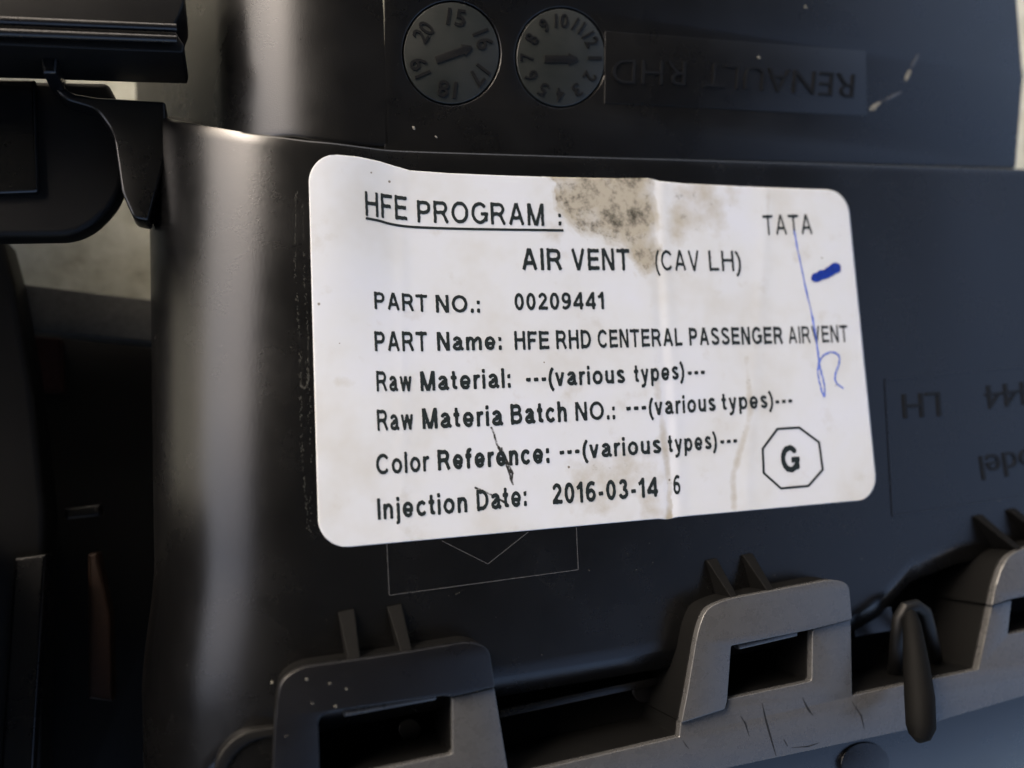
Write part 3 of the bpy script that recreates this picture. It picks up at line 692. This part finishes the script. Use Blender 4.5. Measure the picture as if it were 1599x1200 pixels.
# ---------------------------------------------------------------- recess, flange, hooks
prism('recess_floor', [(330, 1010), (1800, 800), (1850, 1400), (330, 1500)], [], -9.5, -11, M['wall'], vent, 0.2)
FZ = 5.5
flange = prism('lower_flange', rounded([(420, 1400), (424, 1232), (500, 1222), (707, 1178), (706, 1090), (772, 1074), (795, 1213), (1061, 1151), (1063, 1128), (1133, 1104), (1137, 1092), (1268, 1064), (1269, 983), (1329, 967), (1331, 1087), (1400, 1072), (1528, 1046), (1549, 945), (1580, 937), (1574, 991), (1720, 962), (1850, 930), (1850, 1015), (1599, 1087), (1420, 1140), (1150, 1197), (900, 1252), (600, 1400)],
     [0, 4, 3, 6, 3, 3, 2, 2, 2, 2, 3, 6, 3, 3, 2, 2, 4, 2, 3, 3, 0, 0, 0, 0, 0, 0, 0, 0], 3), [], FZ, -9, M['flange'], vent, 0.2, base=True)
for pts_, w_ in (([(1190, 1098), (1196, 1125), (1203, 1150), (1212, 1181)], 3.0), ([(1156, 1118), (1164, 1130), (1170, 1150)], 2.5), ([(1066, 1156), (1071, 1164), (1076, 1170)], 2.0), ([(1224, 1155), (1230, 1166)], 4.0), ([(1253, 1090), (1262, 1108), (1270, 1118)], 3.0), ([(1330, 1095), (1345, 1118), (1350, 1140)], 2.5), ([(1236, 1168), (1262, 1166), (1280, 1160)], 2.0)):
    scratch('scratch', pts_, w_, FZ, M['scratch'], flange)
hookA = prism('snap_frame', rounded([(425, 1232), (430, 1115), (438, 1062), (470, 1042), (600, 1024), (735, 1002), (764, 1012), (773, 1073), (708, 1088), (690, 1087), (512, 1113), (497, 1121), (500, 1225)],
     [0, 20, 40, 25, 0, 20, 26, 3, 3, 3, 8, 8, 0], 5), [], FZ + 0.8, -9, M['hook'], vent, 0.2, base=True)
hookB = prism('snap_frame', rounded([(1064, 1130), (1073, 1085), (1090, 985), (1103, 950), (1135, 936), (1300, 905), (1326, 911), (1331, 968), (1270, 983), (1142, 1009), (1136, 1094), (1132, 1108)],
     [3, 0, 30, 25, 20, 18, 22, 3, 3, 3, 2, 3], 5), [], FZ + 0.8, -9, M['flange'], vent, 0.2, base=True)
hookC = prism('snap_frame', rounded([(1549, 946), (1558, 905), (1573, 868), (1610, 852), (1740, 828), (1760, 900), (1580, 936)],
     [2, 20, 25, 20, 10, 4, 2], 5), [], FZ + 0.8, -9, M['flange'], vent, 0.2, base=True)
for pts in ([(537, 1111), (682, 1087), (681, 1094), (538, 1120)], [(1153, 1007), (1246, 986), (1246, 994), (1155, 1015)]):
    prism('hook_lip', pts, [], FZ - 0.3, FZ - 2.5, M['flange'], vent, 0.3)
# bosses on the recess floor
for cx, cy in ((640, 1140), (1006, 1080)):
    prism('round_boss', circle(cx, cy, 18, 18, 28), [], -6.5, -10, M['hook'], vent, 0.3)
prism('recess_step', [(780, 1108), (1068, 1048), (1068, 1062), (780, 1124)], [], -4.5, -9.8, M['body'], vent, 0.3)

def gusset(ax, ay, bx, by, w0, w1, zt=FZ + 0.3):
    """thin rib whose sloping edge climbs from the face at (ax,ay) to the back of a snap frame at (bx,by)"""
    A = P(ax, ay, 0.5); B = P(bx, by, zt); d_ = (B - A); u = Vector((1, 0.1, 0)).normalized()
    h0 = w0 * 0.000112 / 2; h1 = w1 * 0.000112 / 2
    top = [A - u * h0, A + u * h0, B + u * h1, B - u * h1]
    verts = top + [Vector((p.x, p.y, -0.0012)) for p in top]
    o = mesh('rib', verts, [(0, 3, 2, 1), (4, 5, 6, 7), (0, 1, 5, 4), (1, 2, 6, 5), (2, 3, 7, 6), (3, 0, 4, 7)], M['wall'], vent)
    md = o.modifiers.new('b', 'BEVEL'); md.width = 0.00018; md.segments = 2
    bpy.context.view_layer.update()
    me = bpy.data.meshes.new_from_object(o.evaluated_get(bpy.context.evaluated_depsgraph_get())); old = o.data; o.modifiers.clear(); o.data = me
    return o
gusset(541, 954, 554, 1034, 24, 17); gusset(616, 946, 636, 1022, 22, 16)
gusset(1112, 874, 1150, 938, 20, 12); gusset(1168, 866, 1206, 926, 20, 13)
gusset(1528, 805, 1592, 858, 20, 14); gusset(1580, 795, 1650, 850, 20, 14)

# lower sloping face past the flange
a_, b_, c_, d_ = P(380, 1390, 2), P(1850, 1015, 2), P(1850, 1500, -6), P(380, 1800, -6)
a_, b_ = P(560, 1330, 3.2), P(1860, 1008, 3.2)
dn = (b_ - a_).normalized(); out = Vector((dn.y, -dn.x, 0))
vl = []; fl = []; NL = 40; MLr = 24
for i in range(NL + 1):
    for j in range(MLr + 1):
        p = a_.lerp(b_, i / NL) + out * (j / MLr) * 0.05 + Vector((0, 0, -0.0005 - 0.020 * (j / MLr) ** 2 * 1.0 - 0.006 * (j / MLr)))
        vl.append(p)
for i in range(NL):
    for j in range(MLr):
        a = i * (MLr + 1) + j; fl.append((a, a + MLr + 1, a + MLr + 2, a + 1))
lowf = mesh('lower_face', vl, fl, M['gloss'], vent, smooth=True)
pc = P(1350, 1190, 2.2)
prism('ejector_mark', circle(1352, 1193, 38, 33, 40), [], 2.55, 1.0, M['hook'], vent, 0.15)

# peg with its bracket
arch = [(1392, 1066, -6), (1398, 1040, 0), (1400, 1000, 3), (1404, 965, 4), (1414, 950, 4.5), (1430, 946, 4.5), (1444, 955, 4), (1452, 985, 2.5), (1459, 1015, 0), (1462, 1040, -6)]
br = tube('peg_bracket', [P(x, y, z) for x, y, z in arch], 0.0013, M['mark'], vent)
tube('peg', [P(1421, 958, 5), P(1424, 975, 6.5), P(1430, 1030, 9), P(1436, 1090, 12), P(1438, 1135, 13.5), P(1436, 1150, 13.5), P(1434, 1158, 13.2)], [0.0012, 0.0017, 0.0023, 0.0027, 0.0026, 0.0019, 0.0006], M['wall'], vent)
# step behind the peg, between snap frames
prism('recess_ledge', [(1334, 958), (1392, 948), (1400, 985), (1335, 996)], [], -2, -9.8, M['hook'], vent, 0.3)

# left-bottom round lip
lip = [(330, 1235), (338, 1190), (358, 1160), (388, 1143), (440, 1134)]
lp = subdiv(lip, 6)
inner = [(x + 16, y + 13) for x, y in lp]
prism('curved_lip', [(x, y) for x, y in lp] + inner[::-1], [], 1.4, -6, M['black'], vent, 0.3)
prism('lip_panel', [(x + 15, y + 12) for x, y in lp] + [(440, 1300), (340, 1300)], [], 0.9, -6, M['body'], vent, 0.2)

# ---------------------------------------------------------------- left linkage parts of the vent
def extrude_x(name, prof, xl, xr, mat, parent):
    n = len(prof); v = [(xl, y, z) for y, z in prof] + [(xr, y, z) for y, z in prof]
    f = [tuple(range(n)), tuple(range(n, 2 * n))[::-1]] + [(i, i + n, (i + 1) % n + n, (i + 1) % n) for i in range(n)]
    return mesh(name, v, f, mat, parent)
zb = -5.0
bar_pts = rounded([(-300, -60), (282, -60), (287, -10), (287, 6), (280, 24), (270, 44), (279, 57), (288, 70), (285, 82), (200, 79), (0, 70), (-300, 60)], [0, 0, 3, 4, 4, 5, 3, 4, 3, 0, 0, 0], 3)
rb = prism('ribbed_bar', bar_pts, [], zb, zb - 12, M['black'], vent, 0.4)
for y0, y1 in ((28, 48), (48, 66)):
    pts = [P(-300, y0 - 8, zb + 1), P(276, y1 - 4, zb + 1)]
    tube('bar_ridge', pts, 0.0007, M['hook'], rb)
prism('knob', rounded([(-200, 120), (168, 128), (190, 170), (196, 300), (130, 368), (-200, 372)], [0, 8, 14, 60, 90, 0], 8), [], -20, -26, M['black'], vent, 1.2)
prism('knob_face', rounded([(-200, 122), (55, 124), (60, 300), (-200, 310)], [0, 4, 6, 0]), [], -18.5, -24, M['body'], vent, 0.6)
prism('linkage_arm', rounded([(58, 60), (92, 62), (94, 128), (110, 145), (150, 152), (258, 158), (262, 230), (232, 345), (208, 340), (190, 300), (176, 205), (150, 170), (100, 155), (70, 120)], [0, 0, 8, 14, 6, 6, 20, 6, 8, 8, 20, 14, 10, 5], 5), [], -16, -22, M['cover'], vent, 0.5)
prism('arm_stub', rounded([(62, 76), (90, 76), (88, 114), (66, 114)], 3), [], -9, -16, M['hook'], vent, 0.6)

# unseen blocks added past the left edge for shade and darker reflections
prism('shade_block', rounded([(-900, 800), (-240, 820), (-300, 1900), (-900, 1900)], 40), [], 6, -73, M['black'], vent, 1.5)
prism('shade_block', rounded([(-1400, -800), (-640, -800), (-640, 0), (-1400, 0)], 40), [], 6, -73, M['black'], vent, 1.5)
# ---------------------------------------------------------------- loose things lying under the vent, out of focus
def thingprism(name, pts, z1, z0, mat, label, cat, r=2, bev=0.6):
    o = prism(name, rounded(pts, r), [], z1, z0, mat, None, bev); return tag(o, label, cat)
thingprism('grey_bar', [(-120, 430), (10, 440), (330, 480), (330, 545), (80, 520), (-120, 512)], -55, -62, M['bar'], 'blurred grey flat bar lying across the gap beside the vent', 'metal bar')
thingprism('dark_lever', [(-260, 330), (2, 366), (22, 440), (52, 610), (72, 800), (60, 1400), (-260, 1400)], -44, -56, M['black'], 'wide black lever slanting along the left edge', 'lever', 8, 1.5)
thingprism('dark_tray', [(30, 500), (420, 530), (420, 1500), (20, 1500)], -66, -73.5, M['black'], 'black tray lying under the vent at the left', 'tray', 6, 1.0)
thingprism('reddish_scrap', [(38, 522), (94, 528), (98, 612), (52, 612)], -63, -68, M['rust'], 'small reddish brown scrap below the grey bar', 'scrap')
thingprism('grey_strip', [(22, 872), (72, 866), (48, 1300), (-6, 1300)], -42, -48, M['hook'], 'narrow dark grey strip standing at the bottom left corner', 'strip', 3)
thingprism('orange_strip', [(137, 866), (152, 864), (172, 960), (176, 1096), (138, 1092)], -50, -56, M['orange'], 'thin orange brown strip in the dark gap', 'strip', 3)
thingprism('small_clip', [(100, 794), (156, 788), (156, 806), (102, 812)], -52, -56, M['hook'], 'small grey clip catching light in the dark gap', 'clip', 3)

# pale chips and dust specks on the plastic
def chip(px, py, r_, z, mat, parent, el=1.0, ang=0):
    pts = []
    for k in range(7):
        a = 2 * math.pi * k / 7; rr_ = r_ * random.uniform(0.7, 1.2)
        x, y = rr_ * math.cos(a) * el, rr_ * math.sin(a)
        pts.append((px + x * math.cos(ang) - y * math.sin(ang), py + x * math.sin(ang) + y * math.cos(ang)))
    verts = [P(x, y, z + 0.02) for x, y in pts] + [P(px, py, z + 0.10)]
    return mesh('chip', verts, [(i, (i + 1) % 7, 7) for i in range(7)], mat, parent)
for px, py, r_ in ((646, 200, 3.2), (681, 214, 2.2), (1258, 11, 2.5), (1185, 90, 3)): tilt(chip(px, py, r_ * .8, UZ + (0.22 if px > 1180 and py > 60 else 0), M['scuff'], vent, 1.6, 1.0))
for px, py, r_ in ((479, 1061, 3), (515, 1068, 2.2), (541, 1076, 2.2), (488, 1099, 2), (524, 1103, 2.4)): chip(px, py, r_ * .7, FZ + 0.8, M['scuff'], hookA, 1.3, 0.5)
chip(425, 1066, 2.6, 0, M['scuff'], vent); 
def streak(pts, w):
    for i in range(len(pts) - 1):
        (x0, y0), (x1, y1) = pts[i], pts[i + 1]; tilt(chip((x0 + x1) / 2, (y0 + y1) / 2, w[i], UZ, M['scuff'] if w[i] > 3 else M['flange'], vent, math.hypot(x1 - x0, y1 - y0) / 2 / w[i], math.atan2(y1 - y0, x1 - x0)))
streak([(1356, 173), (1376, 160), (1408, 143)], [4.5, 3.0]); streak([(1413, 128), (1422, 108), (1434, 85)], [3.2, 2.2])
